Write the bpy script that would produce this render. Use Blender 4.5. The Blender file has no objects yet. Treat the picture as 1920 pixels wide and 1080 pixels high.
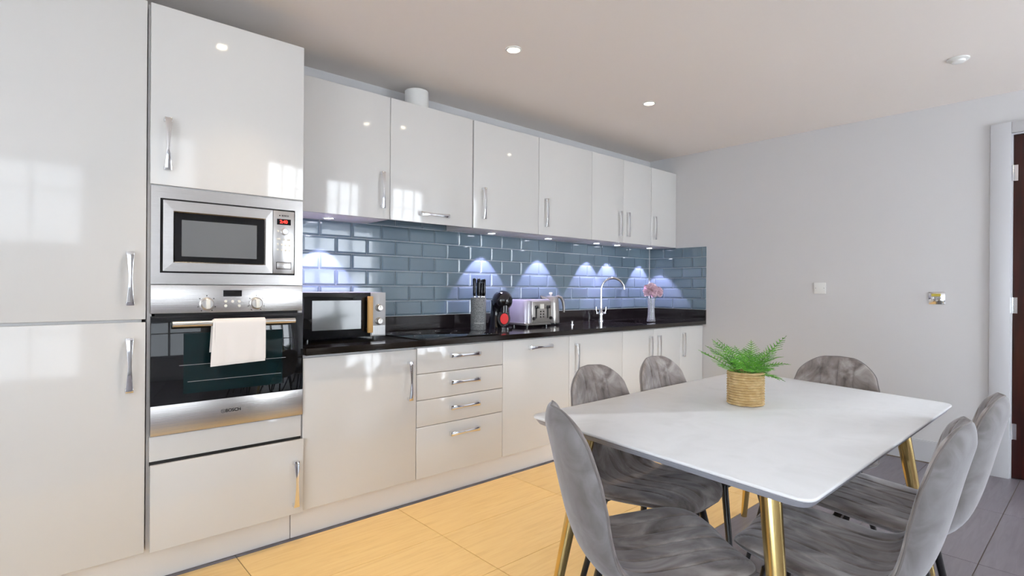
import bpy, bmesh, math, random
from mathutils import Vector, Matrix
random.seed(7)
S = bpy.context.scene
COL = S.collection
PI = math.pi
R = math.radians

# ---------------------------------------------------------------- camera
cam_d = bpy.data.cameras.new('camera'); cam = bpy.data.objects.new('camera', cam_d); COL.objects.link(cam)
YAW, PITCH, ROLL = 0.734, -0.0006, 0.0070
fwd = Vector((math.sin(YAW)*math.cos(PITCH), math.cos(YAW)*math.cos(PITCH), math.sin(PITCH)))
rgt0 = Vector((math.cos(YAW), -math.sin(YAW), 0)); up0 = rgt0.cross(fwd)
rgt = rgt0*math.cos(ROLL) + up0*math.sin(ROLL); up = -rgt0*math.sin(ROLL) + up0*math.cos(ROLL)
M = Matrix((rgt, up, -fwd)).transposed().to_4x4(); M.translation = Vector((-0.3753, -3.1153, 1.1845))
cam.matrix_world = M
cam_d.sensor_width = 36; cam_d.lens = 1021.5/1920*36; cam_d.clip_start = 0.05
S.camera = cam

# ---------------------------------------------------------------- world, daylight, exposure
W = bpy.data.worlds.new('world'); S.world = W; W.use_nodes = True
bg = W.node_tree.nodes['Background']; bg.inputs[0].default_value = (0.80, 0.90, 1.0, 1); bg.inputs[1].default_value = 1.2
S.view_settings.view_transform = 'Standard'; S.view_settings.look = 'None'
S.view_settings.gamma = 1; S.view_settings.use_curve_mapping = False
S.view_settings.exposure = 0.34

def area(name, loc, rot, sx, sy, power, color):
    l = bpy.data.lights.new(name, 'AREA'); l.shape = 'RECTANGLE'; l.size = sx; l.size_y = sy
    l.energy = power; l.color = color
    o = bpy.data.objects.new(name, l); o.location = loc; o.rotation_euler = rot; COL.objects.link(o); return o
WIN = [(-2.45, 0.52, 0.90, 2.32), (2.45, 4.05, 0.25, 2.12)]         # openings in the wall behind the camera: x0,x1,z0,z1
for (a, b, c, d) in WIN:
    area('window_daylight', ((a+b)/2, -5.35, (c+d)/2), (R(90), 0, 0), b-a, d-c, (5.5 if a < 0 else 24)*(b-a)*(d-c), (0.86, 0.93, 1.0))
FILL_WIN = (-4.8, -2.4, 0.30, 2.32)                                  # unseen window added in the left wall for fill light: y0,y1,z0,z1
area('window_daylight', (-3.05, (FILL_WIN[0]+FILL_WIN[1])/2, (FILL_WIN[2]+FILL_WIN[3])/2), (R(90), 0, R(-90)), FILL_WIN[1]-FILL_WIN[0], FILL_WIN[3]-FILL_WIN[2], 16*2.4*2, (0.88, 0.94, 1.0))  # fill light outside the added left window

# ---------------------------------------------------------------- materials
def mat(name, color=(.8, .8, .8), rough=.5, metal=0, **kw):
    m = bpy.data.materials.new(name); m.use_nodes = True
    b = m.node_tree.nodes['Principled BSDF']
    b.inputs['Base Color'].default_value = (*color, 1); b.inputs['Roughness'].default_value = rough
    b.inputs['Metallic'].default_value = metal
    for k, v in kw.items():
        b.inputs[k.replace('_', ' ')].default_value = v if not isinstance(v, tuple) else (*v, 1)
    return m
def nodes(m): return m.node_tree.nodes, m.node_tree.links, m.node_tree.nodes['Principled BSDF']
def coords(m, scale=(1, 1, 1), rot=(0, 0, 0)):
    n, l, b = nodes(m); t = n.new('ShaderNodeTexCoord'); mp = n.new('ShaderNodeMapping')
    mp.inputs['Scale'].default_value = scale; mp.inputs['Rotation'].default_value = rot
    l.new(t.outputs['Object'], mp.inputs[0]); return mp.outputs[0]
def ramp(m, src, stops):
    n, l, b = nodes(m); r = n.new('ShaderNodeValToRGB'); e = r.color_ramp.elements
    while len(e) < len(stops): e.new(.5)
    for i, (p, c) in enumerate(stops): e[i].position = p; e[i].color = (*c, 1)
    l.new(src, r.inputs[0]); return r.outputs[0]
def noise(m, vec, scale, detail=4, dist=0):
    n, l, b = nodes(m); t = n.new('ShaderNodeTexNoise'); t.inputs['Scale'].default_value = scale
    t.inputs['Detail'].default_value = detail; t.inputs['Distortion'].default_value = dist
    l.new(vec, t.inputs['Vector']); return t.outputs['Fac']
def bump(m, h, strength, dist=.002):
    n, l, b = nodes(m); t = n.new('ShaderNodeBump'); t.inputs['Strength'].default_value = strength
    t.inputs['Distance'].default_value = dist; l.new(h, t.inputs['Height']); l.new(t.outputs[0], b.inputs['Normal'])

m_gloss = mat('gloss_white_lacquer', (.685, .675, .66), .10, Coat_Weight=.3, Coat_Roughness=.03)
v = coords(m_gloss); bump(m_gloss, noise(m_gloss, v, 2.2, 2), .10, .004)
m_carc = mat('white_carcass', (.74, .72, .71), .45)
m_plinth = mat('white_plinth', (.75, .73, .71), .3)
m_wall = mat('painted_wall', (.63, .62, .625), .85); bump(m_wall, noise(m_wall, coords(m_wall), 220, 3), .08)
m_ceil = mat('painted_ceiling', (.86, .80, .755), .8); bump(m_ceil, noise(m_ceil, coords(m_ceil), 200, 3), .06)
m_trim = mat('satin_white_trim', (.55, .55, .57), .35)
m_chrome = mat('chrome', (.82, .83, .85), .08, 1)
m_steel = mat('brushed_steel', (.62, .60, .585), .27, 1)
bump(m_steel, noise(m_steel, coords(m_steel, (2, 2, 700)), 1, 3), .30, .0008)
m_steel2 = mat('brushed_steel_light', (.66, .65, .64), .3, 1)
bump(m_steel2, noise(m_steel2, coords(m_steel2, (900, 2, 2)), 1, 3), .08, .0006)
m_dark = mat('dark_gap', (.01, .01, .01), .6)
m_blackgl = mat('black_glass', (.006, .007, .009), .03)
m_ovengl = mat('oven_window_glass', (.004, .017, .021), .04)
m_mesh = mat('microwave_window', (.16, .17, .18), .12, Coat_Weight=.4)
m_granite = mat('black_granite', (.012, .011, .012), .09)
v = coords(m_granite); n_, l_, b_ = nodes(m_granite)
vo = n_.new('ShaderNodeTexVoronoi'); vo.inputs['Scale'].default_value = 260; l_.new(v, vo.inputs['Vector'])
l_.new(ramp(m_granite, vo.outputs['Distance'], [(0, (.10, .085, .07)), (.13, (.016, .013, .012)), (1, (.008, .007, .007))]), b_.inputs['Base Color'])
def tile_mat(name, c1, c2, c3):
    m = mat(name, c1, .12, Coat_Weight=.5, Coat_Roughness=.03)
    n, l, b = nodes(m)
    oi = n.new('ShaderNodeObjectInfo')
    l.new(ramp(m, oi.outputs['Random'], [(0, c1), (.5, c2), (1, c3)]), b.inputs['Base Color'])
    bump(m, noise(m, coords(m), 14, 2), .12, .003)
    return m
m_tile = tile_mat('blue_grey_glaze', (.14, .20, .25), (.155, .22, .27), (.17, .235, .285))
m_grout = mat('white_grout', (.80, .82, .84), .8)
def floor_mat(name, cs, rough):
    m = mat(name, cs[0], rough)
    n, l, b = nodes(m)
    g = noise(m, coords(m, (1.2, 12, 1)), 3.2, 6, 1.2)
    r1 = ramp(m, g, [(.25, cs[0]), (.5, cs[1]), (.8, cs[2])])
    oi = n.new('ShaderNodeObjectInfo'); hs = n.new('ShaderNodeHueSaturation')
    mr = n.new('ShaderNodeMapRange'); mr.inputs['To Min'].default_value = .94; mr.inputs['To Max'].default_value = 1.06
    l.new(oi.outputs['Random'], mr.inputs[0]); l.new(mr.outputs[0], hs.inputs['Value']); l.new(r1, hs.inputs['Color'])
    l.new(hs.outputs[0], b.inputs['Base Color'])
    bump(m, g, .08, .002)
    return m
m_floor = floor_mat('honey_travertine_tile', [(.86, .57, .225), (.93, .635, .265), (.97, .70, .31)], .38)
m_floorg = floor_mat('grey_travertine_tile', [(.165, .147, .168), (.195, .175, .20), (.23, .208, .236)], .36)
m_fgrout = mat('floor_grout', (.20, .15, .10), .9)
m_table = mat('white_sintered_top', (.74, .75, .76), .38)
v = coords(m_table); n_, l_, b_ = nodes(m_table)
l_.new(ramp(m_table, noise(m_table, v, 5, 8, 1.5), [(.30, (.82, .83, .84)), (.52, (.87, .88, .895)), (.75, (.84, .85, .86))]), b_.inputs['Base Color'])
m_tedge = mat('grey_table_edge', (.36, .37, .42), .4)
m_gold = mat('polished_brass', (.74, .55, .23), .2, 1)
m_leg = mat('black_powder_coat', (.012, .012, .014), .3)
def velvet(name, a, b2, c, stretch):
    m = mat(name, a, .75, Sheen_Weight=.55, Sheen_Roughness=.45)
    n, l, b = nodes(m)
    g = noise(m, coords(m, stretch), 11, 6, 1.2)
    l.new(ramp(m, g, [(.32, a), (.5, b2), (.68, c)]), b.inputs['Base Color'])
    bump(m, noise(m, coords(m), 900, 2), .2, .001)
    b.inputs['Sheen Tint'].default_value = (.92, .93, 1, 1)
    return m
m_velvet = velvet('crushed_grey_velvet', (.10, .078, .070), (.26, .222, .205), (.48, .44, .42), (1.0, .6, .6))
m_velvetb = velvet('smooth_grey_velvet', (.135, .12, .118), (.185, .172, .172), (.24, .228, .235), (1, 1, 1))
m_pipe = mat('grey_piping', (.17, .15, .145), .8, Sheen_Weight=.3)
m_door = mat('dark_mahogany', (.035, .007, .006), .3)
v = coords(m_door, (9, 9, .7)); n_, l_, b_ = nodes(m_door)
l_.new(ramp(m_door, noise(m_door, v, 3, 6, .8), [(.3, (.018, .004, .004)), (.7, (.060, .012, .009))]), b_.inputs['Base Color'])
m_wood = mat('light_oak_handle', (.62, .36, .12), .4)
m_greypl = mat('grey_plastic', (.44, .44, .45), .35)
m_beige = mat('warm_grey_enamel', (.42, .40, .375), .25, .6)
m_lav = mat('pale_enamel_side', (.46, .45, .50), .25, .3)
m_cream = mat('cream_button', (.78, .76, .70), .4)
m_stone = mat('grey_speckled_block', (.20, .21, .22), .7)
v = coords(m_stone); n_, l_, b_ = nodes(m_stone)
l_.new(ramp(m_stone, noise(m_stone, v, 160, 3), [(.35, (.12, .13, .135)), (.65, (.28, .29, .30))]), b_.inputs['Base Color'])
bump(m_stone, noise(m_stone, v, 160, 3), .3, .001)
m_blk = mat('black_plastic', (.008, .008, .010), .15, Coat_Weight=.4)
m_red = mat('red_gloss', (.80, .004, .006), .45)
m_emis_red = mat('red_digits', (.9, .02, .01), .5, Emission_Color=(1, .03, .02), Emission_Strength=2.5)
m_white = mat('white_plastic', (.78, .78, .76), .35)
m_cloth = mat('white_cotton', (.80, .765, .74), .95); bump(m_cloth, noise(m_cloth, coords(m_cloth), 700, 2), .25)
m_fern = mat('fern_green', (.10, .34, .035), .5)
v = coords(m_fern); n_, l_, b_ = nodes(m_fern)
l_.new(ramp(m_fern, noise(m_fern, v, 45, 3), [(.3, (.035, .17, .015)), (.55, (.13, .44, .035)), (.75, (.30, .62, .08))]), b_.inputs['Base Color'])
m_fernd = mat('fern_stem', (.10, .22, .04), .6)
m_soil = mat('dark_soil', (.02, .015, .01), .9)
m_rope = mat('seagrass_rope', (.52, .35, .16), .8)
v = coords(m_rope); n_, l_, b_ = nodes(m_rope)
l_.new(ramp(m_rope, noise(m_rope, v, 45, 2), [(.3, (.50, .33, .14)), (.55, (.60, .43, .21)), (.8, (.70, .53, .29))]), b_.inputs['Base Color'])
m_pink = mat('pink_petals', (.95, .70, .80), .8, Sheen_Weight=.3)
m_glass = mat('clear_glass', (.93, .95, .98), .08, Transmission_Weight=.75, IOR=1.45)
m_winglass = mat('window_glass', (1, 1, 1), 0, Transmission_Weight=1.0, IOR=1.0)
m_lamp = mat('warm_lamp_lens', (1, 1, 1), .4, Emission_Color=(1, .86, .62), Emission_Strength=18)
m_lampc = mat('cool_lamp_lens', (1, 1, 1), .4, Emission_Color=(.88, .90, 1), Emission_Strength=14)
m_text = mat('dark_print', (.012, .012, .012), .9); m_text.node_tree.nodes['Principled BSDF'].inputs['Specular IOR Level'].default_value = .1
m_sinkm = mat('dark_sink_composite', (.02, .02, .025), .25)
m_yel = mat('yellow_brass_tint', (.55, .45, .08), .3, .6)

# ---------------------------------------------------------------- mesh helpers
class MB:
    def __init__(s): s.v = []; s.f = []; s.m = []; s.mi = 0
    def add(s, vs, fs):
        k = len(s.v); s.v += [tuple(q) for q in vs]; s.f += [tuple(k+i for i in f) for f in fs]; s.m += [s.mi]*len(fs)
    def box(s, x0, x1, y0, y1, z0, z1):
        s.add([(x0,y0,z0),(x1,y0,z0),(x1,y1,z0),(x0,y1,z0),(x0,y0,z1),(x1,y0,z1),(x1,y1,z1),(x0,y1,z1)],
              [(0,3,2,1),(4,5,6,7),(0,1,5,4),(1,2,6,5),(2,3,7,6),(3,0,4,7)]); return s
    def rings(s, rings, cap0=True, cap1=True, closed=True):
        n = len(rings[0]); k = len(s.v); s.v += [tuple(q) for r in rings for q in r]; fs = []
        for i in range(len(rings)-1):
            for j in range(n if closed else n-1):
                a = k+i*n+j; b = k+i*n+(j+1) % n
                fs.append((a, b, b+n, a+n))
        if cap0: fs.append(tuple(k+j for j in reversed(range(n))))
        if cap1: fs.append(tuple(k+(len(rings)-1)*n+j for j in range(n)))
        s.f += fs; s.m += [s.mi]*len(fs); return s
    def lathe(s, prof, n=32, c=(0, 0, 0), axis='z', cap0=True, cap1=True):
        rs = []
        for r, h in prof:
            ring = []
            for j in range(n):
                a = 2*PI*j/n; x, y = r*math.cos(a), r*math.sin(a)
                p = {'z': (x, y, h), 'y': (x, -h, y), 'x': (h, x, y)}[axis]
                ring.append((c[0]+p[0], c[1]+p[1], c[2]+p[2]))
            rs.append(ring)
        return s.rings(rs, cap0, cap1)
    def tube(s, pts, r, n=10, cap=True):
        pts = [Vector(p) for p in pts]; N = len(pts); rr = r if isinstance(r, (list, tuple)) else [r]*N
        rs = []; t0 = (pts[1]-pts[0]).normalized(); u = t0.orthogonal().normalized()
        for i, p in enumerate(pts):
            t = (pts[min(i+1, N-1)]-pts[max(i-1, 0)]).normalized()
            u = (u - t*u.dot(t)).normalized(); w = t.cross(u)
            rs.append([p+(u*math.cos(2*PI*j/n)+w*math.sin(2*PI*j/n))*rr[i] for j in range(n)])
        return s.rings(rs, cap, cap)
    def mesh(s, name, mats, smooth=False, bevel=0, seg=2, angle=35):
        me = bpy.data.meshes.new(name); me.from_pydata(s.v, [], s.f)
        for m in (mats if isinstance(mats, (list, tuple)) else [mats]): me.materials.append(m)
        me.polygons.foreach_set('material_index', s.m)
        bm = bmesh.new(); bm.from_mesh(me)
        bmesh.ops.recalc_face_normals(bm, faces=bm.faces)
        if bevel:
            es = [e for e in bm.edges if len(e.link_faces) == 2 and e.calc_face_angle(0) > R(30)]
            lay = bm.faces.layers.int.new('orig')
            for f in bm.faces: f[lay] = 1
            nf = bmesh.ops.bevel(bm, geom=es, offset=bevel, segments=seg, affect='EDGES', profile=.5)['faces']
            for f in nf: f[lay] = 0
            for f in bm.faces: f.smooth = f[lay] == 0
        bm.to_mesh(me); bm.free()
        if bevel: me.set_sharp_from_angle(angle=R(angle))
        if smooth and not bevel:
            me.polygons.foreach_set('use_smooth', [True]*len(me.polygons))
            me.set_sharp_from_angle(angle=R(angle))
        return me
    def obj(s, name, mats, parent=None, loc=None, **k):
        o = bpy.data.objects.new(name, s.mesh(name, mats, **k)); COL.objects.link(o)
        if parent: o.parent = parent
        if loc: o.location = loc
        return o
def link(name, me, parent=None, loc=(0, 0, 0), rot=(0, 0, 0)):
    o = bpy.data.objects.new(name, me); COL.objects.link(o); o.parent = parent; o.location = loc; o.rotation_euler = rot; return o
def thing(name, label, cat, loc=(0, 0, 0), rz=0, group=None):
    o = bpy.data.objects.new(name, None); COL.objects.link(o); o.empty_display_size = .1
    o.location = loc; o.rotation_euler = (0, 0, rz); o['label'] = label; o['category'] = cat
    if group: o['group'] = group
    return o
def tag(o, label, cat, group=None):
    o['label'] = label; o['category'] = cat
    if group: o['group'] = group
    return o
def struct(o): o['kind'] = 'structure'; return o
def text(name, body, size, mt, parent, loc, rot, ext=.0004, align='CENTER'):
    c = bpy.data.curves.new('t', 'FONT'); c.body = body; c.size = size; c.extrude = ext; c.offset = size*.018; c.align_x = align; c.align_y = 'CENTER'
    t = bpy.data.objects.new('t', c); COL.objects.link(t)
    dg = bpy.context.evaluated_depsgraph_get(); me = bpy.data.meshes.new_from_object(t.evaluated_get(dg))
    bpy.data.objects.remove(t); me.materials.clear(); me.materials.append(mt); me.name = name
    return link(name, me, parent, loc, rot)
FR = (R(90), 0, 0)      # text facing -Y

# ---------------------------------------------------------------- the room
XR, XL, YF, H = 4.2735, -2.7, -5.0, 2.445
DY0, DY1, DH = -3.50, -2.666, 2.185        # opening of the door in the right wall
struct(MB().box(XL, XR, 0, .12, 0, H).obj('wall_back', m_wall))
w = MB().box(XR, XR+.12, DY1, .12, 0, H).box(XR, XR+.12, YF, DY0, 0, H).box(XR, XR+.12, DY0, DY1, DH, H)
wall_right = struct(w.obj('wall_right', m_wall))
a, b, c, d = FILL_WIN
struct(MB().box(XL-.12, XL, YF, a, 0, H).box(XL-.12, XL, b, .12, 0, H).box(XL-.12, XL, a, b, 0, c).box(XL-.12, XL, a, b, d, H).obj('wall_left', m_wall))
f = MB(); t = .06; u, v = XL-.10, XL-.04
f.box(u, v, a, b, c, c+t).box(u, v, a, b, d-t, d).box(u, v, a, a+t, c+t, d-t).box(u, v, b-t, b, c+t, d-t)
for k in (1, 2): y = a+(b-a)*k/3; f.box(u, v, y-.03, y+.03, c+t, d-t)
fr = struct(f.obj('window_3', m_trim)); MB().box(XL-.072, XL-.066, a+t, b-t, c+t, d-t).obj('pane', m_winglass, fr)  # frame and pane of the left window added for fill
w = MB(); xs = XL-.12
for (a, b, c, d) in WIN:
    w.box(xs, a, YF-.15, YF, 0, H).box(a, b, YF-.15, YF, 0, c).box(a, b, YF-.15, YF, d, H); xs = b
w.box(xs, XR+.12, YF-.15, YF, 0, H); struct(w.obj('wall_front', m_wall))
struct(MB().box(XL-.12, XR+.12, YF-.15, .12, H, H+.1).obj('ceiling', m_ceil))
floor = struct(MB().box(XL-.12, XR+1.4, YF-.15, .12, -.06, -.004).obj('floor', m_fgrout))
wall_back = bpy.data.objects['wall_back']
for i, (a, b, c, d) in enumerate(WIN):
    f = MB(); t = .06
    f.box(a, b, YF-.11, YF-.04, c, c+t).box(a, b, YF-.11, YF-.04, d-t, d).box(a, a+t, YF-.11, YF-.04, c+t, d-t).box(b-t, b, YF-.11, YF-.04, c+t, d-t)
    for k in (1, 2): x = a+(b-a)*k/3; f.box(x-.03, x+.03, YF-.11, YF-.04, c+t, d-t)
    f.box(a+t, b-t, YF-.10, YF-.05, (c+d)/2+.2, (c+d)/2+.235)
    fr = struct(f.obj('window_%d' % (i+1), m_trim))
    MB().box(a+t, b-t, YF-.078, YF-.072, c+t, d-t).obj('pane', m_winglass, fr)
    MB().box(a-.05, b+.05, YF-.03, YF+.08, c-.03, c).obj('window_sill', m_trim, fr, bevel=.004)

# floor tiles: honey coloured rows along the kitchen, grey rows beyond
def ftile(w, d):
    return MB().box(0, w, 0, d, -.012, 0).mesh('floor_tile', m_floor, bevel=.0012, seg=1)
TW = .795; x0 = .33-4*TW
fm = {}
def put_tiles(y0, y1, mt, xa, xb):
    x = x0
    while x < xb:
        a, b = max(x, xa), min(x+TW, xb)
        if b-a > .03:
            key = (round(b-a, 3), round(y1-y0, 3), mt.name)
            if key not in fm:
                me = MB().box(0, b-a-.003, 0, y1-y0-.003, -.012, 0).mesh('tile', mt, bevel=.001, seg=1); fm[key] = me
            link('tile', fm[key], floor, (a+.0015, y0+.0015, 0))
        x += TW
put_tiles(-.553, -.14, m_floorg, XL, XR)  # row at the kickboard: grey tile colour stands in for the shadow edge
for y1, y0 in ((-.553, -.965), (-.965, -1.377), (-1.377, -1.79)): put_tiles(y0, y1, m_floor, XL, XR)
y = -1.79
while y > YF: put_tiles(max(y-.465, YF), y, m_floorg, XL, XR+.9 if False else XR); y -= .465
put_tiles(DY0, DY1, m_floorg, XR, XR+1.2)
# wall around the space behind the door
struct(MB().box(XR+1.2, XR+1.3, -4.2, -2.0, 0, H).obj('wall_hall', m_wall))

# baseboards
def base(name, x0, x1, y0, y1): return struct(MB().box(x0, x1, y0, y1, 0, .145).box(x0 if x1-x0 > .1 else x0+.006, x1, y0, y1 if x1-x0 < .1 else y1-.0, .145, .152).obj(name, m_trim))
base('baseboard_right', XR-.016, XR, -2.568, -.61)
base('baseboard_right', XR-.016, XR, YF, DY0-.115)
base('baseboard_left', XL, XL+.016, YF, 0)
struct(MB().box(XL+.016, XR-.016, YF, YF+.016, 0, .15).obj('baseboard_front', m_trim))
struct(MB().box(XL+.016, -.64, -.016, 0, 0, .15).obj('baseboard_back', m_trim))
# thin brown line where the skirting meets the floor is part of the skirting
MB().box(XR-.020, XR-.0161, -2.568, -.62, 0, .006).obj('sealant_strip', m_fgrout, bpy.data.objects['baseboard_right'])

# door with architrave
arch = MB().box(XR-.022, XR, DY1-.004, DY1+.097, 0, DH+.066).box(XR-.022, XR, DY0-.113, DY0+.004, 0, DH+.066).box(XR-.022, XR, DY0+.004, DY1-.004, DH-.004, DH+.066)
arch = struct(arch.obj('trim_1', m_trim, bevel=.003))
arch['kind'] = 'structure'
dj = MB().box(XR, XR+.12, DY1-.012, DY1, 0, DH).box(XR, XR+.12, DY0, DY0+.012, 0, DH).box(XR, XR+.12, DY0+.012, DY1-.012, DH-.012, DH)
struct(dj.obj('trim_2', m_trim))
door = struct(MB().box(XR+.004, XR+.046, DY0+.015, DY1-.0125, .006, DH-.015).obj('door_1', m_door, bevel=.002))
for z in (1.93, 1.095, .30):
    hg = MB().lathe([(.006, -.05), (.006, .05)], 12, (XR-.004, DY1-.012, z)).box(XR-.0035, XR+.002, DY1-.012, DY1+.012, z-.05, z+.05)
    hg.box(XR+.001, XR+.0045, DY1-.035, DY1-.012, z-.05, z+.05)
    hg.obj('hinge', m_chrome, door)
hd = MB().lathe([(.025, 0), (.025, .008)], 20, (XR+.004, DY0+.07, 1.0), axis='x').tube([(XR-.0, DY0+.07, 1.0), (XR-.045, DY0+.07, 1.0), (XR-.05, DY0+.09, 1.0), (XR-.05, DY0+.19, 1.0)], .009)
hd.obj('door_handle', m_chrome, door, smooth=True)

# ---------------------------------------------------------------- shared pieces
def handle_mesh():
    L = .208; b = MB(); N = 14; rs = []
    for i in range(N+1):
        s = -1+2*i/N; hw = .0062+.0065*abs(s)**1.3; z = s*L/2; out = -.026-.006*(1-s*s)
        rs.append([(-hw, out, z), (hw, out, z), (hw, out+.006, z), (-hw, out+.006, z)])
    b.rings(rs)
    for s in (-1, 1):
        z1 = s*L/2; z0 = s*(L/2-.016)
        b.box(-.0127, .0127, -.0262, 0, min(z0, z1), max(z0, z1))
    return b.mesh('handle', m_chrome, bevel=.0012, seg=2)
HM = handle_mesh()
def handle(parent, x, y, z, horiz=False):
    return link('handle', HM, parent, (x, y, z), (0, R(90), 0) if horiz else (0, 0, 0))
def front(name, parent, x0, x1, y, z0, z1, th=.019, mt=None):
    return MB().box(x0, x1, y, y+th, z0, z1).obj(name, mt or m_gloss, parent, bevel=.0022, seg=3)

FY = -.58; ZK = .139
# ---------------------------------------------------------------- tall cabinets
tc = thing('tall_cabinet', 'white gloss full-height cabinet with two stacked doors at the left edge', 'cabinet', (-.305, 0, 0))
ox = -.305
MB().box(-.60-ox, -.022-ox, -.558, -.003, ZK, 2.29).obj('carcass', m_carc, tc, bevel=.001)
d = front('door', tc, -.606-ox, -.012-ox, FY, 1.051, 2.2935); handle(d, -.065-ox, FY, 1.21)
d = front('door', tc, -.606-ox, -.012-ox, FY, ZK, 1.040); handle(d, -.066-ox, FY, .877)

def framed(b, x0, x1, y0, y1, z0, z1, t):
    b.box(x0, x0+t, y0, y1, z0, z1).box(x1-t, x1, y0, y1, z0, z1); return b
th = thing('tall_cabinet', 'white gloss tall cabinet housing the built-in microwave and oven', 'cabinet', (.3, 0, 0))
ox = .3
b = MB(); framed(b, -.006-ox, .604-ox, -.560, -.003, ZK, 2.29, .016)
for z in (ZK, .478, .577, 1.175, 1.5785, 2.274): b.box(.010-ox, .588-ox, -.560, -.02, z, z+.012)
b.box(.010-ox, .588-ox, -.02, -.003, ZK, 2.29)
b.obj('carcass', m_carc, th)
d = front('door', th, .0-ox, .600-ox, FY, 1.583, 2.2935); handle(d, .056-ox, FY, 1.745)
front('filler_panel', th, .002-ox, .598-ox, FY+.002, .488, .586)
d = front('door', th, .003-ox, .6-ox, FY-.022, ZK+.002, .478); handle(d, .562-ox, FY-.022, .283)
MB().box(.004-ox, .596-ox, FY+.003, FY+.019, .470, .4875).obj('dark_recess', m_dark, th)  # black strip standing in for the shade inside the gap

# kickboards
k = MB().box(-.606, .566, -.528, -.512, .002, ZK-.002).obj('kickboard', m_plinth); tag(k, 'white kickboard under the two tall cabinets', 'kickboard')
k = MB().box(.570, XR-.002, -.528, -.512, .002, ZK-.002).obj('kickboard', m_plinth); tag(k, 'long white kickboard under the base cabinets', 'kickboard')

# ---------------------------------------------------------------- built-in microwave
mw = thing('built_in_microwave', 'stainless steel built-in microwave above the oven with red display', 'microwave', (.3, 0, 1.19)); ox, oz = .3, 1.19
def rel(b0, name, mt, parent, O, **k):
    b0.v = [(a-O[0], c-O[1], e-O[2]) for a, c, e in b0.v]; return b0.obj(name, mt, parent, **k)
O = (.3, 0, 1.19)
X0, X1, Z0, Z1 = .003, .598, 1.189, 1.5765
IX0, IX1, IZ0, IZ1 = .034, .562, 1.234, 1.531
b = MB().box(X0, X1, FY, FY+.018, IZ1, Z1).box(X0, X1, FY, FY+.018, Z0, IZ0).box(X0, IX0, FY, FY+.018, IZ0, IZ1).box(IX1, X1, FY, FY+.018, IZ0, IZ1)
rel(b, 'trim_frame', m_steel, mw, O)
rel(MB().box(IX0, IX1, FY+.012, FY+.3, IZ0, IZ1), 'housing', m_dark, mw, O)
# door with bevelled recess
b = MB(); a0, a1, c0, c1 = .042, .4595, 1.241, 1.523; e0, e1, g0, g1 = .083, .424, 1.282, 1.476; yo, yi = FY-.012, FY-.004
b.add([(a0,yo,c0),(a1,yo,c0),(a1,yo,c1),(a0,yo,c1),(e0-.006,yo-.001,g0-.006),(e1+.006,yo-.001,g0-.006),(e1+.006,yo-.001,g1+.006),(e0-.006,yo-.001,g1+.006),(e0,yi,g0),(e1,yi,g0),(e1,yi,g1),(e0,yi,g1),
       (a0,FY+.012,c0),(a1,FY+.012,c0),(a1,FY+.012,c1),(a0,FY+.012,c1)],
      [(0,1,5,4),(1,2,6,5),(2,3,7,6),(3,0,4,7),(4,5,9,8),(5,6,10,9),(6,7,11,10),(7,4,8,11),(8,9,10,11),(0,12,13,1),(1,13,14,2),(2,14,15,3),(3,15,12,0)])
md = rel(b, 'door', m_steel, mw, O)
rel(MB().box(e0, e1, yi-.003, yi-.0005, g0, g1), 'glass', m_blackgl, md, O)
g = rel(MB().box(.107, .394, yi-.0042, yi-.0032, 1.302, 1.449), 'viewing_window', m_mesh, md, O)
cp = rel(MB().box(.4620, .555, yo, FY+.012, 1.241, 1.523), 'control_panel', m_steel2, mw, O, bevel=.0015)
rel(MB().box(.478, .539, yo-.0012, yo, 1.461, 1.487), 'display', m_blackgl, cp, O)
text('display_digits', '2:40', .020, m_emis_red, cp, (.507-ox, yo-.0016, 1.474-oz), FR)
text('lettering', 'BOSCH', .0095, m_text, cp, (.514-ox, yo-.0004, 1.502-oz), FR)
rel(MB().lathe([(.0028, 0), (.0028, .0006)], 16, (.490, yo, 1.502), axis='y'), 'emblem', m_text, cp, O)
rel(MB().lathe([(.0165, 0), (.0165, .003), (.0145, .012), (.013, .014)], 28, (.511, yo, 1.431), axis='y'), 'dial', m_steel2, cp, O, smooth=True)
for (x, z) in [(.483, 1.432), (.481, 1.396), (.490, 1.396), (.508, 1.395), (.527, 1.394), (.533, 1.394)]+[(.482+.0175*i, 1.372-.001*i) for i in range(4)]+[(.482+.0175*i, 1.348-.001*i) for i in range(4)]:
    rel(MB().lathe([(.0048, 0), (.0048, .002), (.0035, .003)], 14, (x, yo, z), axis='y'), 'button', m_cream, cp, O, smooth=True)
rel(MB().box(.4775, .5405, yo-.0022, yo, 1.262, 1.291), 'release_button', m_steel, cp, O, bevel=.001)
rel(MB().box(.4755, .5425, yo-.0006, yo+.001, 1.260, 1.293), 'button_surround', m_dark, cp, O)

# ---------------------------------------------------------------- oven
ov = thing('built_in_oven', 'stainless and black glass built-in oven below the microwave', 'oven', (.3, 0, .59)); O = (.3, 0, .59)
rel(MB().box(.003, .598, FY-.004, FY+.016, 1.072, 1.1855), 'control_panel', m_steel, ov, O, bevel=.001)
pan = ov.children[0]
rel(MB().box(.02, .58, FY+.012, FY+.5, .6, 1.17), 'body', m_dark, ov, O)
od = rel(MB().box(.003, .598, FY-.012, FY+.01, .592, 1.062), 'door', m_blackgl, ov, O, bevel=.001)
rel(MB().box(.115, .505, FY-.0128, FY-.0120, .745, .990), 'window', m_ovengl, od, O)
rel(MB().box(.003, .598, FY-.014, FY-.011, .591, .708), 'steel_strip', m_steel, od, O, bevel=.0006)
rel(MB().box(.10, .52, FY-.0136, FY-.0128, .8605, .862).box(.13, .50, FY-.0136, FY-.0128, .792, .7935), 'oven_rack', m_greypl, od, O)
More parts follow.
